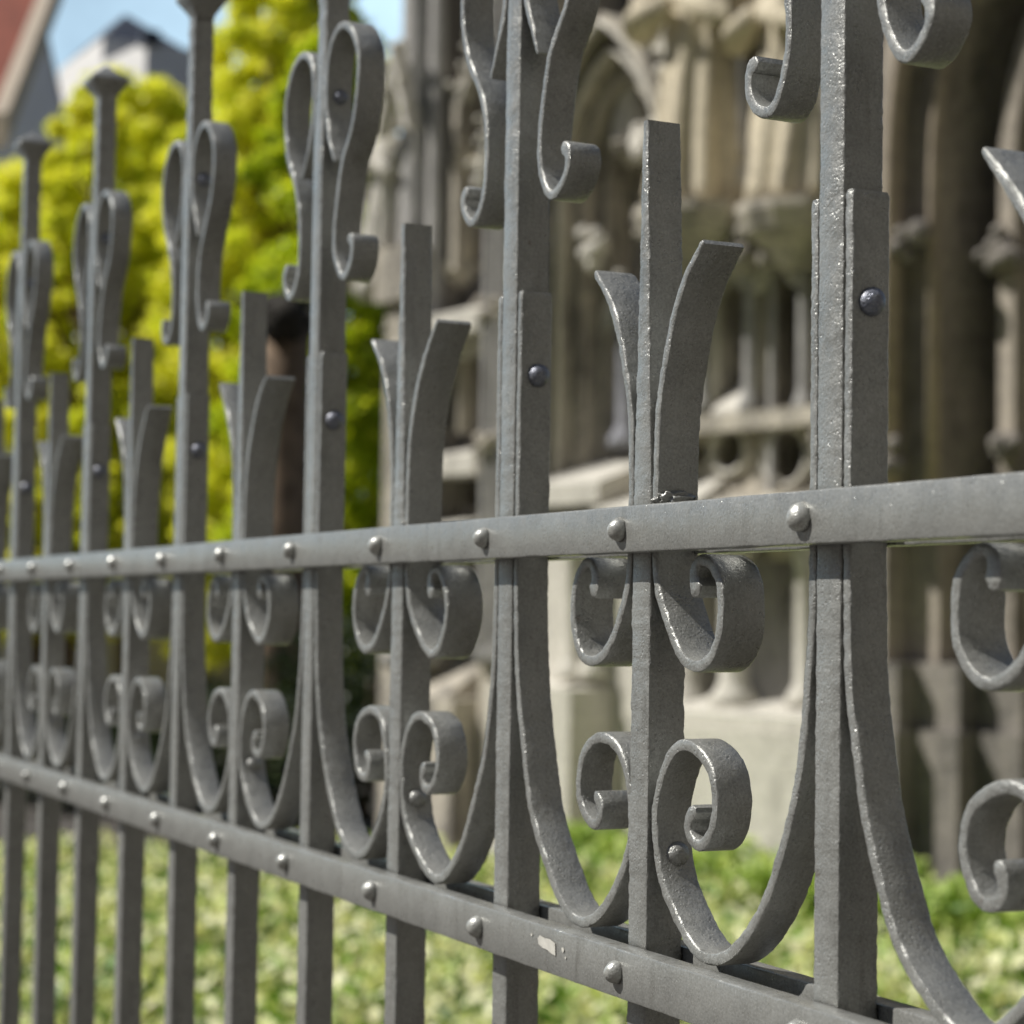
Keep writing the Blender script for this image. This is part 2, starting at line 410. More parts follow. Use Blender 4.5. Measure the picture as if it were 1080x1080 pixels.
def arch_band(mb, a0, a1, z0, zs, wid, o0, o1, rise=1.15, rnd=False):
    mb.mark()
    pin = arch_path(a0, a1, z0, zs, rise); n = len(pin); P = [Vector(p) for p in pin]
    nsec = 8 if rnd else 4
    rings = []
    for i in range(n):
        t = P[min(i + 1, n - 1)] - P[max(i - 1, 0)]; t.normalize(); nn = Vector((-t.y, t.x))
        ring = []
        if rnd:
            for j in range(nsec):
                an = 2 * math.pi * j / nsec; q = P[i] + nn * (wid / 2 * (1 + math.cos(an))); ring.append((q.x, -((o0 + o1) / 2 + (o1 - o0) / 2 * math.sin(an)), q.y))
        else:
            for (w_, o_) in ((0, o0), (wid, o0), (wid, o1), (0, o1)):
                q = P[i] + nn * w_; ring.append((q.x, -o_, q.y))
        rings.append(ring)
    v, f = loft(rings); mb.add(v, f)
def pierced(mb, a0, a1, z0, z1, opens, o0, o1, step=.012):
    n = max(1, int(round((a1 - a0) / step))); st = (a1 - a0) / n
    runs = []; prev = None
    for i in range(n):
        a = a0 + (i + .5) * st; iv = []
        for op in opens:
            if op[0] == 'c':
                _, ca, cz, r = op
                if abs(a - ca) < r: h = math.sqrt(r * r - (a - ca) ** 2); iv.append((cz - h, cz + h))
            else:
                _, b0, b1, zb, zs, rise = op
                if b0 < a < b1:
                    w = b1 - b0; R = w * rise; dd = min(a - b0, b1 - a)
                    iv.append((zb, zs + math.sqrt(max(0, R * R - (R - dd) ** 2))))
        iv.sort(); sol = []; z = z0
        for lo, hi in iv:
            if lo > z: sol.append((z, lo))
            z = max(z, hi)
        if z < z1: sol.append((z, z1))
        sol = tuple((round(x, 4), round(y, 4)) for x, y in sol)
        if prev and prev[2] == sol: prev[1] = a + st / 2
        else:
            prev = [a - st / 2, a + st / 2, sol]; runs.append(prev)
    for x0, x1, sol in runs:
        for lo, hi in sol: fbox(mb, x0, x1, o0, o1, lo, hi)
def A(u, o=0.0): return FA(u, 650, o)[0]
def Z_(u, v, o=0.0): return FA(u, v, o)[1]
ZT = 15.0
# back wall
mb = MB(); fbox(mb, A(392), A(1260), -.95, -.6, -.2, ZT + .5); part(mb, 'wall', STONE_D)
mb = MB(); fbox(mb, A(385), A(1250), -.6, -.594, 1.3, ZT); part(mb, 'glazing', GLASS)
# added unseen church wing on the right with buttresses, blocks sky light at the fence
mb = MB(); mb.box(4.2, 6.5, -22, 9.6, -.2, 12.5); part(mb, 'wall', STONE_D)  # wall of the added unseen wing
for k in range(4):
    mb = MB(); mb.box(3.6, 4.2, -5.5 - 4.4 * k, -4.4 - 4.4 * k, -.2, 10); part(mb, 'buttress', STONE_D)  # buttresses of the added unseen wing
mb = MB(); mb.box(4.05, 4.2, -22.05, 9, 1.2, 1.45); part(mb, 'string_course', STONE)
# ---- bay right of centre: blind tracery panel with two lancets and roundels
a0, a1 = A(715), A(888)
zsill = Z_(790, 437)
mb = MB()
L1 = ('l', A(753), A(790), Z_(770, 430), Z_(770, 315), .95); L2 = ('l', A(800), A(848), Z_(825, 427), Z_(825, 318), .95); L3 = ('l', A(858), A(886), Z_(870, 425), Z_(870, 318), .95)
L0 = ('l', A(722), A(743), Z_(733, 430), Z_(733, 315), .95)
c1 = ('c', A(764), Z_(764, 474), .105); c2 = ('c', A(824), Z_(824, 480), .135); c3 = ('c', A(874), Z_(874, 478), .10); c0 = ('c', A(728), Z_(728, 478), .06)
pierced(mb, a0, a1, Z_(790, 590), Z_(790, 245), [L0, L1, L2, L3, c0, c1, c2, c3], -.25, -.05); part(mb, 'tracery_panel', STONE)
mb = MB()
for L in (L1, L2, L3): arch_band(mb, L[1] - .012, L[2] + .012, L[3], L[4], .035, -.06, .02, L[5], True)
for c in (c1, c2, c3):
    mb.mark(); rg = []
    for k in range(20):
        t = 2 * math.pi * k / 20; ring = []
        for j in range(6):
            an = 2 * math.pi * j / 6; r = c[3] + .02 + .02 * math.cos(an)
            ring.append((c[1] + r * math.cos(t), .03 + .03 * math.sin(an), c[2] + r * math.sin(t)))
        rg.append(ring)
    rg.append(rg[0]); v, f = loft(rg, False); mb.add(v, f)
part(mb, 'tracery_moulding', STONE_L, True)
mb = MB()
for u, r in ((746, .028), (795, .034), (853, .034)):
    shaft(mb, A(u), .05, r, Z_(u, 437), Z_(u, 285))
part(mb, 'colonnette', STONE_G, True)
mb = MB()
prism(mb, [(a0, zsill), (a1, zsill), (a1, zsill - .09), (a0, zsill - .09)], -.05, .11)
z5 = Z_(790, 522)
fbox(mb, a0, a1, -.05, .09, z5 - .07, z5); part(mb, 'string_course', STONE)
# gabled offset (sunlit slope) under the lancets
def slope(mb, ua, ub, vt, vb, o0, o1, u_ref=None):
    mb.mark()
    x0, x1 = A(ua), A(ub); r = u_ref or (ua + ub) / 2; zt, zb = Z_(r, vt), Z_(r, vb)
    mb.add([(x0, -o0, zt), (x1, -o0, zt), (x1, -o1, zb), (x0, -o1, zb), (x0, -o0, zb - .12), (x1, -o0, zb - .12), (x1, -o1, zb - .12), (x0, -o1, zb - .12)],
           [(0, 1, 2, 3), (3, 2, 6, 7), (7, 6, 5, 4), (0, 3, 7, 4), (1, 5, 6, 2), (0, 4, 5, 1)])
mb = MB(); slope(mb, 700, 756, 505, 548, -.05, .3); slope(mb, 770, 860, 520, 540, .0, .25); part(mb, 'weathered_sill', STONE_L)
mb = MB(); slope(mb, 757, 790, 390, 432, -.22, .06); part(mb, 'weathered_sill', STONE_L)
# lower wall of that bay: shafts, dark recess, plinth
mb = MB(); fbox(mb, a0, a1, -.45, -.3, -.2, Z_(790, 590)); part(mb, 'wall', STONE_G)
mb = MB()
for u, r, o in ((728, .055, .0), (786, .075, .08), (855, .06, .03)): shaft(mb, A(u), o, r, Z_(u, 745), Z_(u, 575))
part(mb, 'half_column', STONE_L, True)
mb = MB()
fbox(mb, A(712), A(900), -.3, .34, -.2, Z_(790, 770, .34)); fbox(mb, A(716), A(896), -.3, .24, Z_(790, 770, .34), Z_(790, 748, .3)); slope(mb, 714, 898, 738, 752, -.05, .32)
part(mb, 'plinth', STONE_L)
# carved frieze + corbels above the lancets
mb = MB(); zf = Z_(790, 245)
fbox(mb, a0, a1, -.3, .06, zf, zf + .08); fbox(mb, a0, a1, -.3, .14, zf + .13, zf + .2)
part(mb, 'cornice', STONE)
def lumps(mb, cen, rad, n, seed, sx=1, sz=1):
    mb.mark()
    rr = random.Random(seed)
    for i in range(n):
        bm = bmesh.new(); bmesh.ops.create_icosphere(bm, subdivisions=2, radius=rad * rr.uniform(.5, 1.1))
        off = Vector((rr.uniform(-1, 1) * rad * 1.6 * sx, rr.uniform(-1, .4) * rad, rr.uniform(-1, 1) * rad * 1.3 * sz))
        vs = []
        for v in bm.verts: vs.append(tuple(v.co * (1 + .35 * noise.noise(v.co * 14 + Vector((i, seed, 0)))) + Vector(cen) + off))
        bm.verts.index_update(); mb.add(vs, [[v.index for v in f.verts] for f in bm.faces]); bm.free()
mb = MB()
for k, u in enumerate((722, 748, 792, 826, 866)):
    lumps(mb, (A(u), -.12, Z_(u, 262)), .075, 7, k)
    lumps(mb, (A(u) + .06, -.1, Z_(u, 232)), .05, 6, 20 + k, 1.6)
part(mb, 'foliage_carving', STONE, True)
# upper storey of that bay
mb = MB()
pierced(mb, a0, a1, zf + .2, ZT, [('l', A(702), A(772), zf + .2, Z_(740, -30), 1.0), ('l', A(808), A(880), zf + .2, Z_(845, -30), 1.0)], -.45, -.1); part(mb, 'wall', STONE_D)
mb = MB(); shaft(mb, A(789), .1, .052, zf + .2, ZT, rings=[(.1, zf + .2), (.1, zf + .3), (.07, zf + .34), (.052, zf + .4), (.052, ZT)])
shaft(mb, A(772), .0, .028, zf + .2, ZT); shaft(mb, A(804), .0, .028, zf + .2, ZT); part(mb, 'half_column', STONE_G, True)

# ---- big pointed arch left of centre
mb = MB()
b0, b1 = A(572), A(716)
zs = Z_(640, 190)
for k, (q, o0, o1, w) in enumerate(((0, -.28, .12, .07), (.085, -.36, .03, .05), (.15, -.42, -.06, .045), (.22, -.5, -.2, .04))):
    arch_band(mb, b0 + .07 + q, b1 - .07 - q, Z_(640, 560), zs, w, o0, o1, 1.02)
part(mb, 'pointed_arch', STONE)
mb = MB()
for q, o in ((.155, .05), (.075, .14)): arch_band(mb, b0 + q, b1 - q, Z_(640, 560), zs, .03, o - .04, o + .01, 1.02, True)
part(mb, 'arch_moulding', STONE_L, True)
mb = MB()
i0, i1 = b0 + .33, b1 - .33; im = (i0 + i1) / 2
tz = Z_(640, 300)
pierced(mb, i0 - .02, i1 + .02, Z_(640, 500), zs + 1.25, [('l', i0 + .03, im - .03, Z_(640, 478), tz - .1, 1.0), ('l', im + .03, i1 - .03, Z_(640, 478), tz - .1, 1.0), ('c', im, tz + .32, .15), ('l', i0 + .06, i1 - .06, tz + .55, tz + .75, 1)], -.5, -.38)
part(mb, 'tracery_panel', STONE)
mb = MB(); shaft(mb, A(629), -.2, .06, Z_(629, 470), Z_(629, 320)); part(mb, 'colonnette', make_stone('bluish_shaft_stone', (.36, .37, .42), (.24, .24, .28), .3), True)
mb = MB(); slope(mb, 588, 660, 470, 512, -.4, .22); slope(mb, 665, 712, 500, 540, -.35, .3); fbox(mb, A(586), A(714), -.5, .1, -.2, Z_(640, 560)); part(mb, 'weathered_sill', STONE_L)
mb = MB()
fbox(mb, A(575), A(662), -.3, .42, -.2, Z_(620, 728, .42)); slope(mb, 577, 660, 712, 730, -.1, .40)
fbox(mb, A(585), A(640), -.3, .12, Z_(620, 728), Z_(620, 560)); part(mb, 'plinth', STONE_L)
mb = MB()
for u in (600, 622): shaft(mb, A(u, .2), .17, .05, Z_(u, 715), Z_(u, 565))
part(mb, 'half_column', STONE_L, True)
mb = MB(); lumps(mb, (A(622), -.02, Z_(622, 262)), .055, 14, 55, 1, 1.6); lumps(mb, (A(668), .1, Z_(668, 150)), .07, 8, 56); lumps(mb, (A(700), -.02, Z_(700, 40)), .08, 12, 58, 1, 2.2)
lumps(mb, (A(692), .05, Z_(692, 420)), .06, 8, 59, 1, 2); part(mb, 'foliage_carving', STONE_L, True)

# ---- pier and niche bay to the left
mb = MB(); fbox(mb, A(527), A(574), -.6, .15, -.2, ZT); part(mb, 'pier', STONE)
mb = MB()
for u in (533, 546, 560, 571): shaft(mb, A(u), .17, .03, Z_(550, 700), ZT)
part(mb, 'half_column', STONE_G, True)
n0, n1 = A(466), A(527)
mb = MB()
pierced(mb, n0, n1, -.2, ZT, [('l', n0 + .12, n1 - .06, Z_(495, 282), Z_(495, 120), 1.0), ('l', n0 + .16, n1 - .08, Z_(495, 455), Z_(495, 372), 1.0), ('c', A(482), Z_(482, 512), .13), ('l', n0 + .1, n1 - .1, Z_(495, 690), Z_(495, 600), .9)], -.5, -.12)
part(mb, 'tracery_panel', STONE_D)
mb = MB(); arch_band(mb, n0 + .1, n1 - .04, Z_(495, 282), Z_(495, 120), .05, -.15, .02, 1.0); arch_band(mb, n0 + .14, n1 - .06, Z_(495, 455), Z_(495, 372), .04, -.15, .0, 1.0)
part(mb, 'pointed_arch', STONE)
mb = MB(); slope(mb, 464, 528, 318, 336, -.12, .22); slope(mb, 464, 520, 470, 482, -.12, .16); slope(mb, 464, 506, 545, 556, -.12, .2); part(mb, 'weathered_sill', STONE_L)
mb = MB(); fbox(mb, A(455), A(520), -.1, .3, -.2, Z_(490, 735)); slope(mb, 455, 500, 700, 735, -.1, .22); part(mb, 'plinth', STONE)
mb = MB(); fbox(mb, A(420), A(466), -.6, .02, -.2, ZT); part(mb, 'pier', STONE_D)
mb = MB()
shaft(mb, A(440), .08, .095, Z_(440, 700), ZT); shaft(mb, A(460), .06, .055, Z_(440, 700), ZT); part(mb, 'half_column', STONE_G, True)
mb = MB(); fbox(mb, A(396), A(420), -.6, -.2, -.2, ZT); part(mb, 'pier', STONE_D)
o_b = .28
mb = MB(); fbox(mb, A(389, o_b), A(424, o_b), -.2, .28, Z_(405, 330), Z_(405, 275)); fbox(mb, A(393, o_b), A(421, o_b), -.2, .22, -.2, Z_(405, 330)); part(mb, 'buttress', STONE)
mb = MB(); lumps(mb, (A(400), -.18, Z_(400, 300)), .09, 9, 71); part(mb, 'foliage_carving', STONE_L, True)

# ---- portal at the right: splayed jambs and nested arches
mb = MB(); fbox(mb, A(888), A(940), -.6, .2, -.2, ZT); part(mb, 'pier', STONE_D)
mb = MB()
pa = A(936); pw = 2.6; zsp = Z_(1000, 175)
for k, (q, w_) in enumerate(((0, .12), (.19, .20), (.50, .09), (.66, .22))):
    arch_band(mb, pa + .12 + q, pa + pw - q, -.2, zsp, w_, -.16 * k - .3, .16 - .16 * k, 1.0)
part(mb, 'pointed_arch', make_stone('tan_portal_stone', (.50, .44, .36), (.13, .115, .10), .45, 1.2))
mb = MB()
for k in (0, 1, 3):
    q = .15 * k; arch_band(mb, pa + .16 + q, pa + pw - q - .04, Z_(1000, 560), zsp, .055, .08 - .14 * k, .20 - .14 * k, 1.0, True)
part(mb, 'arch_moulding', make_stone('brown_sandstone', (.58, .48, .36), (.17, .14, .11), .35), True)
mb = MB()
for k in (0, 2, 3):
    q = .15 * k + .02 * k * k; lumps(mb, (pa + .18 + q, -(.14 - .14 * k), Z_(980, 265)), .06, 7, 80 + k); lumps(mb, (pa + .18 + q, -(.14 - .14 * k), Z_(980, 480)), .05, 5, 90 + k)
part(mb, 'foliage_carving', STONE_D, True)
mb = MB()
for k in range(3):
    q = .25 * k; fbox(mb, pa - .02 + q, pa + .3 + q, -.6, .30 - .14 * k, -.2, Z_(1000, 770))
    fbox(mb, pa + q, pa + .26 + q, -.6, .24 - .14 * k, Z_(1000, 770), Z_(1000, 700))
part(mb, 'plinth', STONE_D)

# crockets along the gables, slim pinnacles and canopies, extra thin shafts
def gablet(ua, ub, vt, vb, o0, o1, w=.05):
    x0, x1 = A(ua), A(ub); xm = (x0 + x1) / 2; r = (ua + ub) / 2; zt, zb = Z_(r, vt), Z_(r, vb)
    mb = MB(); prism(mb, [(x0, zb), (xm, zt), (x1, zb), (x1 - w, zb), (xm, zt - w * 2.6), (x0 + w, zb)], o0, o1); part(mb, 'gablet', STONE_L)
    mb = MB(); lumps(mb, (xm, -(o0 + o1) / 2, zt + .03), .04, 4, int(ua)); part(mb, 'finial', STONE_L, True)
    for k in range(1, 4):
        for x_, sg in ((x0 + (xm - x0) * k / 4, -1), (x1 - (x1 - xm) * k / 4, 1)):
            mb = MB(); lumps(mb, (x_ + sg * .02, -o1, zb + (zt - zb) * k / 4 + .03), .022, 3, int(ua) + k + sg * 9); part(mb, 'crocket', STONE_L, True)
for (ua, ub, vt, vb, o) in ((722, 752, 262, 312, -.02), (752, 792, 250, 308, -.02), (799, 849, 246, 306, -.02), (600, 640, 300, 345, -.3), (645, 682, 285, 330, -.3), (470, 520, 40, 110, -.08), (470, 518, 350, 380, -.08), (532, 570, 120, 200, .2), (424, 462, 60, 150, .2)):
    gablet(ua, ub, vt, vb, o, o + .1)
for u in (580, 592, 706, 714, 724, 815, 868, 894, 906, 920, 934):
    mb = MB(); shaft(mb, A(u), .16 if u < 720 or u > 880 else .02, .022 if u < 880 else .035, Z_(u, 560), Z_(u, 250 if u < 880 else -900)); part(mb, 'colonnette', STONE_G if u < 880 else STONE, True)
for u, v in ((582, 255), (592, 250), (706, 250), (714, 245), (899, 262), (920, 262), (899, 470), (920, 472), (538, 330), (560, 330), (436, 345), (455, 350), (538, 470), (560, 468)):
    mb = MB(); lumps(mb, (A(u), -.2, Z_(u, v)), .04, 5, u + v); part(mb, 'foliage_carving', STONE, True)
# ------------------------------------------------------------------ stone statues on the wall
def statue(u, vfoot, vhead, o, label, mat, rz=0.0, lean=0.0, seed=0):
    a, zf_ = FA(u, vfoot, o); zh = Z_(u, vhead, o); H = zh - zf_
    base = P0 + DR * a + NF * o
    root = empty('statue', (base[0], base[1], zf_), ROT + rz)
    tag(root, label, 'statue', 'stone statues on the cathedral wall')
    prof = [(.0, .17, .13), (.03, .185, .15), (.25, .16, .13), (.45, .14, .115), (.55, .145, .11), (.66, .155, .105), (.76, .165, .095), (.81, .13, .08), (.835, .06, .055), (.86, .048, .05), (.885, .062, .068), (.92, .075, .085), (.96, .07, .08), (.985, .045, .05), (1.0, .01, .01)]
    rings = []; ns = 40
    R = random.Random(seed)
    zz = np.linspace(0, 1, 60)
    for z in zz:
        rx = .82 * np.interp(z, [p[0] for p in prof], [p[1] for p in prof]) * H; ry = np.interp(z, [p[0] for p in prof], [p[2] for p in prof]) * H
        fold = .21 * max(0, 1 - z / .8)
        ring = []
        for j in range(ns):
            t = 2 * math.pi * j / ns
            k = 1 + fold * math.sin(9 * t + 2.4 * math.sin(3 * z + seed) + seed) + .06 * fold / .21 * math.sin(17 * t + 5 * z)
            if z > .86 and math.sin(t) < -.85: k *= 1.08     # nose and brow side
            ring.append((rx * k * math.cos(t) + lean * z * H, ry * k * math.sin(t), z * H))
        rings.append(ring)
    v, f = loft(rings); o_ = mesh_obj('robed_body', v, f, mat, root, True); recalc(o_)
    # folded arms in wide sleeves
    for sd in (-1, 1):
        pts = [Vector((sd * .15, 0, .755)), Vector((sd * .185, -.03, .64)), Vector((sd * .15, -.12, .56)), Vector((sd * .03, -.16, .60))]
        rr = [.05, .06, .062, .032]; rg = []
        for i in range(4):
            t = (pts[min(i + 1, 3)] - pts[max(i - 1, 0)]).normalized(); e1 = t.orthogonal().normalized(); e2 = t.cross(e1)
            rg.append([tuple((pts[i] + (e1 * math.cos(w) + e2 * math.sin(w)) * rr[i]) * H + Vector((lean * .65 * H, 0, 0))) for w in [2 * math.pi * q / 10 for q in range(10)]])
        v, f = loft(rg); o_ = mesh_obj('sleeve', v, f, mat, root, True); recalc(o_)
    # corbel
    cb = [[(r * H * math.cos(2 * math.pi * j / 12), r * H * math.sin(2 * math.pi * j / 12), z * H) for j in range(12)] for r, z in ((.06, -.2), (.10, -.14), (.17, -.09), (.2, -.03), (.2, -.001))]
    v, f = loft(cb); o_ = mesh_obj('corbel', v, f, STONE, root, False); recalc(o_)
    return root
STAT = make_stone('golden_statue_stone', (.86, .77, .57), (.27, .22, .16), .25, 1.5)
statue(737, 222, -120, .16, 'tall golden stone figure in pleated robe left of the grey shaft', STAT, .2, .02, 1)
statue(842, 218, -110, .14, 'golden robed figure right of the grey shaft under a carved frieze', STAT, -.2, -.02, 2)
statue(668, 150, 20, -.22, 'small pale figure inside the big pointed arch', STONE_L, 0, 0, 3)
statue(489, 282, 95, -.18, 'slim golden figure in the dark left niche', STAT, .3, 0, 4)
statue(406, 268, 118, .12, 'pale weathered figure on the leftmost buttress', STONE_L, .1, .03, 5)

# ------------------------------------------------------------------ leaves as real small faces
def leaf_mesh(name, pos, size, mat, parent=None, up=.3, seed=0):
    n = len(pos); rng = np.random.default_rng(seed)
    d1 = rng.normal(size=(n, 3)); sunv = np.array([-.30, -.60, .75]); d1 /= np.linalg.norm(d1, axis=1)[:, None]
    nrm = rng.normal(size=(n, 3)) * .8; nrm += sunv * up * 5; nrm -= (nrm * d1).sum(1)[:, None] * d1; nrm /= np.linalg.norm(nrm, axis=1)[:, None] + 1e-9
    d2 = np.cross(nrm, d1)
    s = size * rng.uniform(.6, 1.25, size=(n, 1))
    q = [pos - d1 * s, pos + d2 * s * .55 - d1 * s * .1, pos + d1 * s + nrm * s * .15, pos - d2 * s * .55 - d1 * s * .1]
    v = np.stack(q, 1).reshape(-1, 3)
    me = D.meshes.new(name); me.vertices.add(4 * n); me.vertices.foreach_set('co', v.astype(np.float32).ravel())
    me.loops.add(4 * n); me.loops.foreach_set('vertex_index', np.arange(4 * n, dtype=np.int32))
    me.polygons.add(n); me.polygons.foreach_set('loop_start', np.arange(0, 4 * n, 4, dtype=np.int32))
    try: me.polygons.foreach_set('loop_total', np.full(n, 4, dtype=np.int32))
    except Exception: pass
    me.update(calc_edges=True); me.validate()
    me.materials.append(mat)
    o = D.objects.new(name, me); COL.objects.link(o)
    if parent: o.parent = parent
    return o
# ground cover between fence and cathedral
def viewpt(u, Z):
    p = CAM + (Fv * [1, 1, 0] + Rv0 * (u - 540) / 2200.0) * Z; return p[:2]
COVER = make_leaf('variegated_leaf', [(.26, (.035, .09, .01)), (.40, (.20, .38, .045)), (.49, (.72, .80, .30)), (.64, (.98, .97, .68))], .3, nscale=7)
COVER_G = make_leaf('fresh_green_leaf', [(.2, (.12, .24, .03)), (.45, (.34, .50, .08)), (.7, (.70, .80, .30))], .35, nscale=2)
edge = [viewpt(-500, 11.6), viewpt(300, 11.4), viewpt(600, 11.6)]
def inside_cover(p):
    rel = p - CAM[:2]; Z = rel @ (Fv[:2] / np.linalg.norm(Fv[:2])); dist = (p - P0[:2]) @ NF[:2]
    return (p[:, 1] > .35) & (Z < 11.4 + .15 * np.sin(p[:, 0] * 3)) & (dist > .42) & (Z > 3.4)
cand = RNG.uniform([-14, .3], [1.5, 9], size=(165000, 2)); cand = cand[inside_cover(cand)]
hz = .24 + .05 * np.sin(cand[:, 0] * 2.1) * np.cos(cand[:, 1] * 2.7) + .03 * np.sin(cand[:, 0] * 7 + cand[:, 1] * 5)
hz = hz * (1 - RNG.random(len(cand)) ** 2 * .6) + RNG.random(len(cand)) * .05
pos = np.column_stack([cand, hz])
gc = leaf_mesh('ground_cover', pos, .039, COVER, up=.26, seed=3); tag(gc, 'pale variegated low leaves covering the bed behind the railing', 'ground cover', kind='stuff')
poly = [viewpt(-700, 11.3), viewpt(-700, 3.2), viewpt(1600, 3.2), viewpt(1250, 9.3)]
bed = plane('planting_bed', [(-14, .3), (1.6, .3), tuple((P0 + DR * 3.0)[:2]), tuple((P0 - DR * 5.5)[:2])], .004, M_SOIL)
# narrow clipped fresh green strip along the plinth at the right
a_s = np.linspace(A(880), A(1260), 2)
pts_ = RNG.uniform(size=(9000, 3)); aa = A(700) + pts_[:, 0] * (A(1260) - A(700)); oo = .5 + pts_[:, 1] * .45; zz = .19 + pts_[:, 2] * (.22 + .06 * np.sin(pts_[:, 0] * 40))
pos = P0[None, :] + DR[None, :] * aa[:, None] + NF[None, :] * oo[:, None]; pos[:, 2] = zz
hd = leaf_mesh('hedge', pos, .032, COVER_G, up=.6, seed=4); tag(hd, 'low bright green clipped edging along the foot of the cathedral wall', 'hedge')

# ------------------------------------------------------------------ trees
BARK = make_plain('bark', (.16, .11, .07), .95, .45, 9)
LEAF_Y = make_leaf('spring_yellow_leaf', [(.18, (.24, .38, .02)), (.27, (.66, .78, .04)), (.46, (.93, .92, .10)), (.80, (.98, .95, .30))], .58, (1, 1, .6), 1.3)
LEAF_G = make_leaf('spring_green_leaf', [(.15, (.22, .34, .02)), (.40, (.52, .64, .04)), (.7, (.84, .88, .08))], .58, (1, 1, .5), 1.3)
def limb(mb, p0, p1, r0, r1, ns=8, seg=5, wob=.15, seed=0):
    p0 = Vector(p0); p1 = Vector(p1); rg = []
    for i in range(seg + 1):
        t = i / seg; c = p0.lerp(p1, t); Ln = (p1 - p0).length
        c += Vector((nz(seed, t * 3, 1, 1), nz(t * 3, seed, 2, 1), 0)) * wob * Ln * math.sin(math.pi * t)
        r = r0 + (r1 - r0) * t; d = (p1 - p0).normalized(); e1 = d.orthogonal().normalized(); e2 = d.cross(e1)
        rg.append([tuple(c + (e1 * math.cos(w) + e2 * math.sin(w)) * r) for w in [2 * math.pi * q / ns for q in range(ns)]])
    v, f = loft(rg); mb.add(v, f)
def tree(u, Z, vtop, crown_r, crown_z0, label, leafmat, nclump, seed, trunk_r=.16, per=190, lsz=.06, name='leafy_tree', stretch=1.0):
    b = spot(u, 650, Z); ztop = spot(u, vtop, Z)[2]
    root = empty(name, (b[0], b[1], 0)); tag(root, label, 'tree', 'trees beyond the railing')
    rr = random.Random(seed); rng = np.random.default_rng(seed)
    mb = MB(); H = ztop; fork = crown_z0 + .5
    limb(mb, (0, 0, -.2), (rr.uniform(-.2, .2), rr.uniform(-.2, .2), fork + .3), trunk_r, trunk_r * .72, 12, 8, .05, seed)
    tr = mb.build('trunk', BARK, root, True); recalc(tr)
    cen = []; limbs = MB()
    for i in range(nclump * 2):
        t = rr.random(); z = crown_z0 + (H - crown_z0) * (t ** .85)
        k = math.sqrt(max(0.05, 1 - ((z - (crown_z0 + (H - crown_z0) * .42)) / ((H - crown_z0) * .6)) ** 2))
        an = rr.uniform(0, 6.283); q = crown_r * k * math.sqrt(rr.random()) * rr.uniform(.8, 1.1)
        c = Vector((q * math.cos(an), q * math.sin(an), z)); cen.append(c)
        if i % 6 == 0: limb(limbs, (0, 0, max(fork - .2, min(z - 1.2, H * .6))), c, .05, .012, 6, 4, .2, seed + i)
    if nclump: lb = limbs.build('limb', BARK, root, True); recalc(lb)
    allp = []
    for c in cen:
        r = crown_r * rr.uniform(.09, .22)
        m = int(per * rr.uniform(.6, 1.3)); g = rng.normal(size=(m, 3)); g /= np.linalg.norm(g, axis=1)[:, None]
        g *= (rng.random((m, 1)) ** .5) * r; g[:, 2] *= .7; allp.append(g + np.array(c))
    cr = leaf_mesh('crown', np.vstack(allp), lsz, leafmat, root, .25, seed); 
    return root
tree(285, 24, -70, 1.45, 2.0, 'tall yellow green tree left of the cathedral edge', LEAF_Y, 190, 21, .12)
tree(352, 21, 30, 1.2, 1.0, 'darker green tree against the cathedral corner', LEAF_G, 150, 22, .1)
tree(132, 27, 78, 1.55, 1.8, 'round yellow tree between the house and the tall tree', LEAF_Y, 130, 23, .18)
tree(30, 26, 178, 1.5, 1.2, 'low yellow tree at the left in front of the gabled house', LEAF_Y, 110, 24, .15)
tree(84, 25, 92, 1.0, 1.2, 'narrow yellow tree covering the foot of the white building', LEAF_Y, 90, 28, .1)
tree(205, 32, 110, 2.4, 1.2, 'pale yellow tree standing behind the others', LEAF_Y, 200, 25, .2)
tree(-90, 28, 150, 1.8, 1.2, 'yellow tree at the far left edge', LEAF_Y, 90, 26, .15)
tree(300, 30, 120, 2.2, .8, 'bright tree filling the gap beside the cathedral corner', LEAF_Y, 190, 27, .15)
# bare brown trunk with a dark pollarded head standing in front of the trees
b = spot(297, 650, 17)
root = empty('pollarded_tree', (b[0], b[1], 0)); tag(root, 'thick brown pollarded trunk with dark knobbly head', 'tree')
BARK_B = make_plain('brown_bark', (.20, .145, .10), .95, .5, 6); BARK_K = make_plain('dark_bark', (.03, .027, .022), .95, .4, 9)
mb = MB(); zt = spot(297, 345, 17)[2]; limb(mb, (0, 0, -.2), (.0, 0, zt), .25, .20, 12, 8, .05, 3); o = mb.build('trunk', BARK_B, root, True); recalc(o)
mb = MB(); lumps(mb, (0, 0, zt + .08), .15, 22, 12, 1.7, .8); 
for k in range(9):
    an = k * .7; limb(mb, (0, 0, zt), (.5 * math.cos(an), .5 * math.sin(an), zt + .3 - .1 * (k % 3)), .06, .02, 6, 3, .3, k)
o = mb.build('head', BARK_K, root, True); recalc(o)

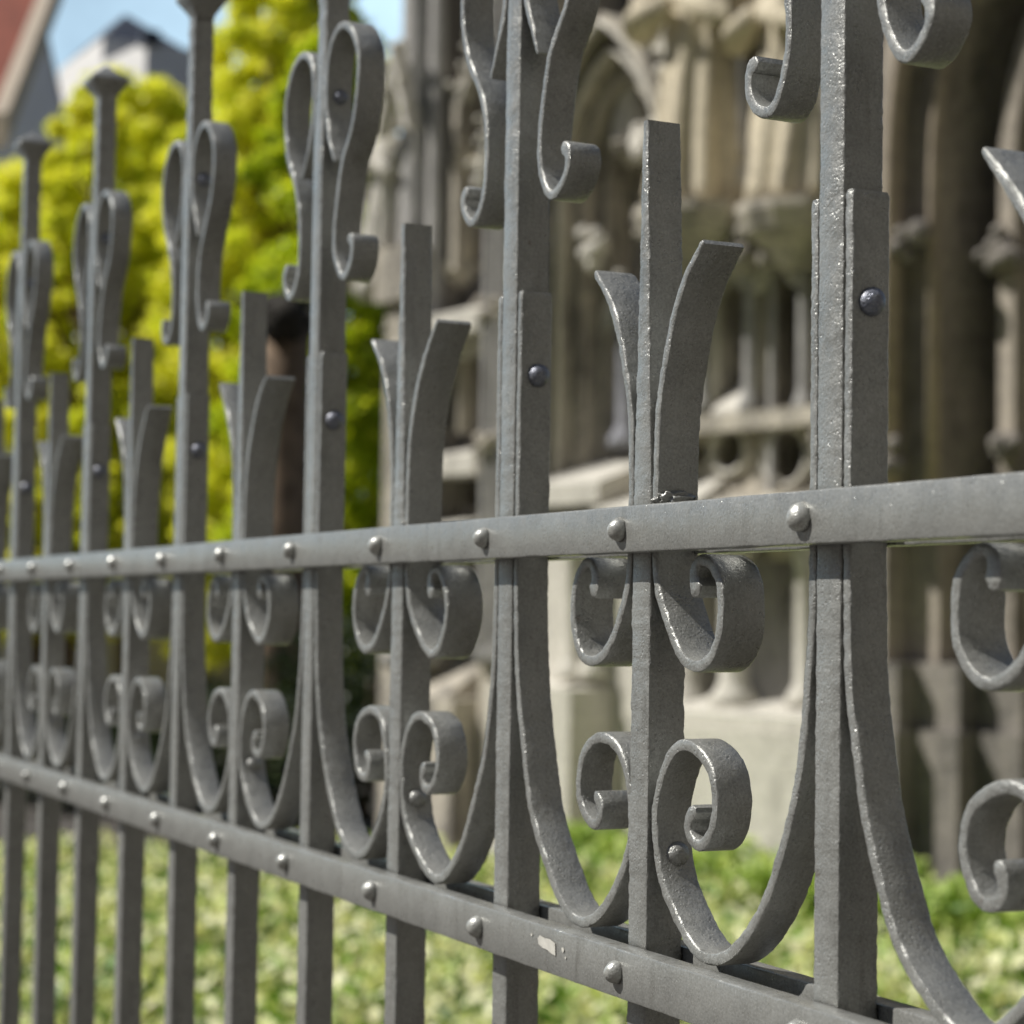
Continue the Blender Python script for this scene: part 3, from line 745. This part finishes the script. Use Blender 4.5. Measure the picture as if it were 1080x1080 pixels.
# ------------------------------------------------------------------ houses behind the trees
PLASTER = make_plain('shade_tinted_plaster', (.90, .88, .95), .9, .05, 1); TILE = make_plain('red_tiles', (.25, .065, .04), .85, .35, 4); SLATE = make_plain('dark_slate', (.045, .055, .08), .6, .3, 3)  # lilac tint stands for shade on the white gable wall
WHITE = make_plain('white_render', (.85, .85, .84), .9, .06, 1); WOOD = make_plain('pale_barge_board', (.55, .47, .38), .8, .15, 4); WIN = make_plain('window_glass', (.04, .045, .06), .15, .3, 2)
def gable_house(name, pn, pf, length, zeave, zridge, label, wall, roofm, board):
    """pn, pf: near and far corner of the gable wall; the house extends away from the gable"""
    pn = Vector((*pn, 0)); pf = Vector((*pf, 0)); w = pf - pn; wd = w.normalized(); L = Vector((-wd.y, wd.x, 0)) * length
    if L.dot(Vector((Rv0[0], Rv0[1], 0))) > 0: L = -L
    root = empty(name, tuple(pn)); tag(root, label, 'house')
    z = Vector((0, 0, 1)); a = Vector((0, 0, 0)); b_ = w; m = w / 2
    mb = MB(); v = [a, b_, b_ + z * zeave, m + z * zridge, a + z * zeave]; v2 = [p + L for p in v]
    mb.add(v + v2, [(0, 1, 2, 3, 4), (9, 8, 7, 6, 5), (0, 4, 9, 5), (1, 6, 7, 2), (2, 7, 8, 3), (4, 3, 8, 9)]); o = mb.build('wall', wall, root); recalc(o)
    ov = -L.normalized() * .35
    for e, nm in ((a + z * zeave, 1), (b_ + z * zeave, 2)):
        if nm == 2: roofm = SLATE; ov = ov * .02; board = wall
        r_ = m + z * zridge; dn = (e - r_).normalized(); e2 = e + dn * .5; up = z * .06; th = z * .22
        q = [e2 + ov, r_ + ov, r_ + L, e2 + L]; mb = MB(); mb.add([p + up for p in q] + [p + up + th for p in q], [(0, 1, 2, 3), (7, 6, 5, 4), (0, 4, 5, 1), (1, 5, 6, 2), (2, 6, 7, 3), (3, 7, 4, 0)])
        o = mb.build('roof', roofm, root); recalc(o)
        q = [e2 + ov * 1.8, r_ + ov * 1.8, r_ + ov * .9, e2 + ov * .9]; k_ = 1 if nm == 1 else .25; mb = MB(); mb.add([p - z * .28 * k_ for p in q] + [p + z * .36 * k_ for p in q], [(0, 1, 2, 3), (7, 6, 5, 4), (0, 4, 5, 1), (1, 5, 6, 2), (2, 6, 7, 3), (3, 7, 4, 0)])
        o = mb.build('barge_board', board, root); recalc(o)
    nrm = -L.normalized()
    for (t, h) in ((.32, .35), (.68, .35), (.32, .62), (.68, .62)):
        c = w * t + z * zeave * h + nrm * .02; q = [c - wd * .45 - z * .6, c + wd * .45 - z * .6, c + wd * .45 + z * .6, c - wd * .45 + z * .6]
        mb = MB(); mb.add(q + [p + nrm * .05 for p in q], [(0, 1, 2, 3), (7, 6, 5, 4), (0, 4, 5, 1), (1, 5, 6, 2), (2, 6, 7, 3), (3, 7, 4, 0)]); o = mb.build('window', WIN, root); recalc(o)
    return root
pN = viewpt(-30, 38); pF = viewpt(66, 41.8)
gable_house('gabled_house', pN, pF, 9, spot(-30, 115, 38)[2], spot(22, -28, 39.7)[2], 'tall gabled house with red tiled roof and white wall tinted lilac for shade', PLASTER, TILE, WOOD)
# slate-roofed house and white block further back
def block(name, u0, u1, Z, vt, depth, wall, label):
    p = viewpt(u0, Z * 1.03); q = viewpt(u1, Z * .97); w = Vector((q[0] - p[0], q[1] - p[1], 0)); z = spot((u0 + u1) / 2, vt, Z * .98)[2]
    root = empty(name, (p[0], p[1], 0)); tag(root, label, 'house'); wd = w.normalized(); L = Vector((-wd.y, wd.x, 0)) * depth
    if L.dot(Vector((Fv[0], Fv[1], 0))) < 0: L = -L
    Zv = Vector((0, 0, z)); v = [Vector((0, 0, 0)), w, w + L, L]
    mb = MB(); mb.add(v + [p_ + Zv for p_ in v], [(0, 1, 2, 3), (7, 6, 5, 4), (0, 4, 5, 1), (1, 5, 6, 2), (2, 6, 7, 3), (3, 7, 4, 0)]); o = mb.build('wall', wall, root); recalc(o)
    return root, w, L, z
root, w, L, z = block('slate_roofed_house', 50, 96, 72, 38, 3, WHITE, 'house with steep dark blue slate roof behind the gabled house')
zr = spot(70, 2, 72)[2]; c = (w + L) / 2; mb = MB(); v = [Vector((0, 0, z)), w + Vector((0, 0, z)), w + L + Vector((0, 0, z)), L + Vector((0, 0, z)), L * .5 + w * .2 + Vector((0, 0, zr)), L * .5 + w * .55 + Vector((0, 0, zr))]
mb.add(v, [(0, 1, 5, 4), (1, 2, 5), (2, 3, 4, 5), (3, 0, 4)]); o = mb.build('roof', SLATE, root); recalc(o)
root, w, L, z = block('white_building', 72, 142, 62, 42, 2.5, WHITE, 'low white flat roofed building beyond the yellow trees')
wd = w.normalized()
mb = MB(); q = [w * .93 + Vector((0, 0, z)), w * 1.0 + Vector((0, 0, z))]; mb.box(w.x * .9, w.x * .9 + .5, w.y * .9, w.y * .9 + .5, z - .1, z + .35); o = mb.build('chimney', SLATE, root)
for k in range(6):
    c = w * (.1 + .155 * k) + Vector((0, 0, z - 2.6)); nrm = -L.normalized() * .04; q = [c - wd * .4 - Vector((0, 0, .5)), c + wd * .4 - Vector((0, 0, .5)), c + wd * .4 + Vector((0, 0, .4)), c - wd * .4 + Vector((0, 0, .4))]
    mb = MB(); mb.add([p + nrm * .5 for p in q] + [p + nrm for p in q], [(0, 1, 2, 3), (7, 6, 5, 4), (0, 4, 5, 1), (1, 5, 6, 2), (2, 6, 7, 3), (3, 7, 4, 0)]); o = mb.build('window', WIN, root); recalc(o)
# low grey garden wall far behind the trees
GW = make_plain('garden_wall_render', (.36, .34, .38), .9, .15, 2)
p = viewpt(-400, 34); q = viewpt(420, 34); w = Vector((q[0] - p[0], q[1] - p[1], 0)); wd = w.normalized(); pr = Vector((-wd.y, wd.x, 0)) * .3
mb = MB(); v = [Vector((p[0], p[1], 0)), Vector((p[0], p[1], 0)) + w, Vector((p[0], p[1], 0)) + w + pr, Vector((p[0], p[1], 0)) + pr]; Zv = Vector((0, 0, 2.6))
mb.add(v + [a_ + Zv for a_ in v], [(0, 1, 2, 3), (7, 6, 5, 4), (0, 4, 5, 1), (1, 5, 6, 2), (2, 6, 7, 3), (3, 7, 4, 0)]); o = mb.build('garden_wall', GW); recalc(o)
tag(o, 'long low mauve grey wall beneath the yellow trees', 'wall')
# shrubs in shade under the trees
def shrub(u, Z, h, r, label, mat, seed):
    b = spot(u, 650, Z); rng = np.random.default_rng(seed); m = 2600
    g = rng.normal(size=(m, 3)); g /= np.linalg.norm(g, axis=1)[:, None]; g *= rng.random((m, 1)) ** .4 * (1 + .2 * np.sin(g[:, :1] * 7)); g = g * [r, r, h * .5] + [0, 0, h * .5]
    root = empty('shrub', (b[0], b[1], 0)); tag(root, label, 'shrub', 'shrubs beneath the trees')
    leaf_mesh('foliage', g, .05, mat, root, .3, seed)
    mb = MB()
    for k in range(5): limb(mb, (0, 0, -.05), (.4 * r * math.cos(k * 1.3), .4 * r * math.sin(k * 1.3), h * .7), .02, .008, 6, 3, .2, k)
    o = mb.build('stem', BARK, root); recalc(o)
DARKL = make_leaf('dark_evergreen_leaf', [(.2, (.012, .022, .008)), (.6, (.03, .05, .015)), (.85, (.06, .09, .02))], .2)
shrub(385, 15.5, 1.5, .8, 'dark evergreen shrub at the cathedral corner', DARKL, 31)
shrub(235, 15, 1.0, .9, 'low dark shrub beneath the pollarded trunk', DARKL, 32)
shrub(120, 16, .9, .9, 'small dark shrub left of the pollarded trunk', DARKL, 33)
shrub(20, 17, 1.0, 1.0, 'dark shrub at the left edge under the yellow tree', DARKL, 34)

# ------------------------------------------------------------------ light
Ls = np.array([-.40, -.80, 1.0]); Ls /= np.linalg.norm(Ls)
sun = D.lights.new('sun', 'SUN'); sun.energy = 5.0; sun.angle = math.radians(.53); sun.color = (1, .955, .88)
so = D.objects.new('sun', sun); COL.objects.link(so); so.rotation_euler = Vector(tuple(Ls)).to_track_quat('Z', 'Y').to_euler()
W = D.worlds.new('World'); SC.world = W; W.use_nodes = True; nt = W.node_tree; nt.nodes.clear()
sky = N(nt, 'ShaderNodeTexSky', sky_type='NISHITA'); sky.sun_disc = False
sky.sun_elevation = math.asin(Ls[2]); sky.sun_rotation = math.atan2(Ls[0], Ls[1]); sky.air_density = 1.0; sky.dust_density = .6; sky.ozone_density = 1.0
tc = N(nt, 'ShaderNodeTexCoord').outputs['Generated']
cn = noise_n(nt, tc, 3.2, 7, .6)
sp = N(nt, 'ShaderNodeSeparateXYZ'); nt.links.new(tc, sp.inputs[0])
hz_ = ramp(nt, sp.outputs[2], [(.30, 1.0), (.60, .0)]).outputs[0]            # haze and bright cloud low over the roofs
dt = N(nt, 'ShaderNodeVectorMath', operation='DOT_PRODUCT'); nt.links.new(tc, dt.inputs[0]); dt.inputs[1].default_value = (-.93, .33, .15)
bank = ramp(nt, dt.outputs['Value'], [(.76, 0.0), (.94, 1.0)]).outputs[0]     # bright cloud beyond the trees, narrowed so its light mostly misses the fence faces
cl_f = math_n(nt, 'MULTIPLY', math_n(nt, 'MULTIPLY', ramp(nt, cn.outputs[0], [(.38, .55), (.6, 1.0)]).outputs[0], hz_), bank)
dim = mixc(nt, 1.0, sky.outputs[0], (.80, .80, .80), 'MULTIPLY')
# dark band painted into the low sky streetward, deepening the fence's shade
low_band = ramp(nt, math_n(nt, 'ADD', sp.outputs[2], math_n(nt, 'MULTIPLY', cn.outputs[0], .12)), [(.44, 1.0), (.54, 0.0)]).outputs[0]
dv = N(nt, 'ShaderNodeVectorMath', operation='DOT_PRODUCT'); nt.links.new(tc, dv.inputs[0]); dv.inputs[1].default_value = (.55, -.83, 0)
away = ramp(nt, dv.outputs['Value'], [(-.05, 0.0), (.2, 1.0)]).outputs[0]
dim = mixc(nt, math_n(nt, 'MULTIPLY', low_band, away), dim, (.45, .42, .38))
cl = mixc(nt, cl_f, dim, (10.0, 14.0, 17.0))
bg = N(nt, 'ShaderNodeBackground'); bg.inputs[1].default_value = .072; nt.links.new(cl, bg.inputs[0])
wo = N(nt, 'ShaderNodeOutputWorld'); nt.links.new(bg.outputs[0], wo.inputs[0])

# ------------------------------------------------------------------ camera
cd = D.cameras.new('camera'); co = D.objects.new('camera', cd); COL.objects.link(co)
M3 = Matrix([[Rv[i], Uv[i], -Fv[i]] for i in range(3)])
co.matrix_world = Matrix.Translation(tuple(CAM)) @ M3.to_4x4()
cd.sensor_width = 36; cd.sensor_fit = 'HORIZONTAL'; cd.lens = 36 * FPX; cd.clip_start = .02; cd.clip_end = 3000
cd.dof.use_dof = True; cd.dof.focus_distance = .80; cd.dof.aperture_fstop = 12.0
SC.camera = co
SC.view_settings.view_transform = 'Standard'; SC.view_settings.look = 'None'; SC.view_settings.exposure = 0
SC.render.film_transparent = False
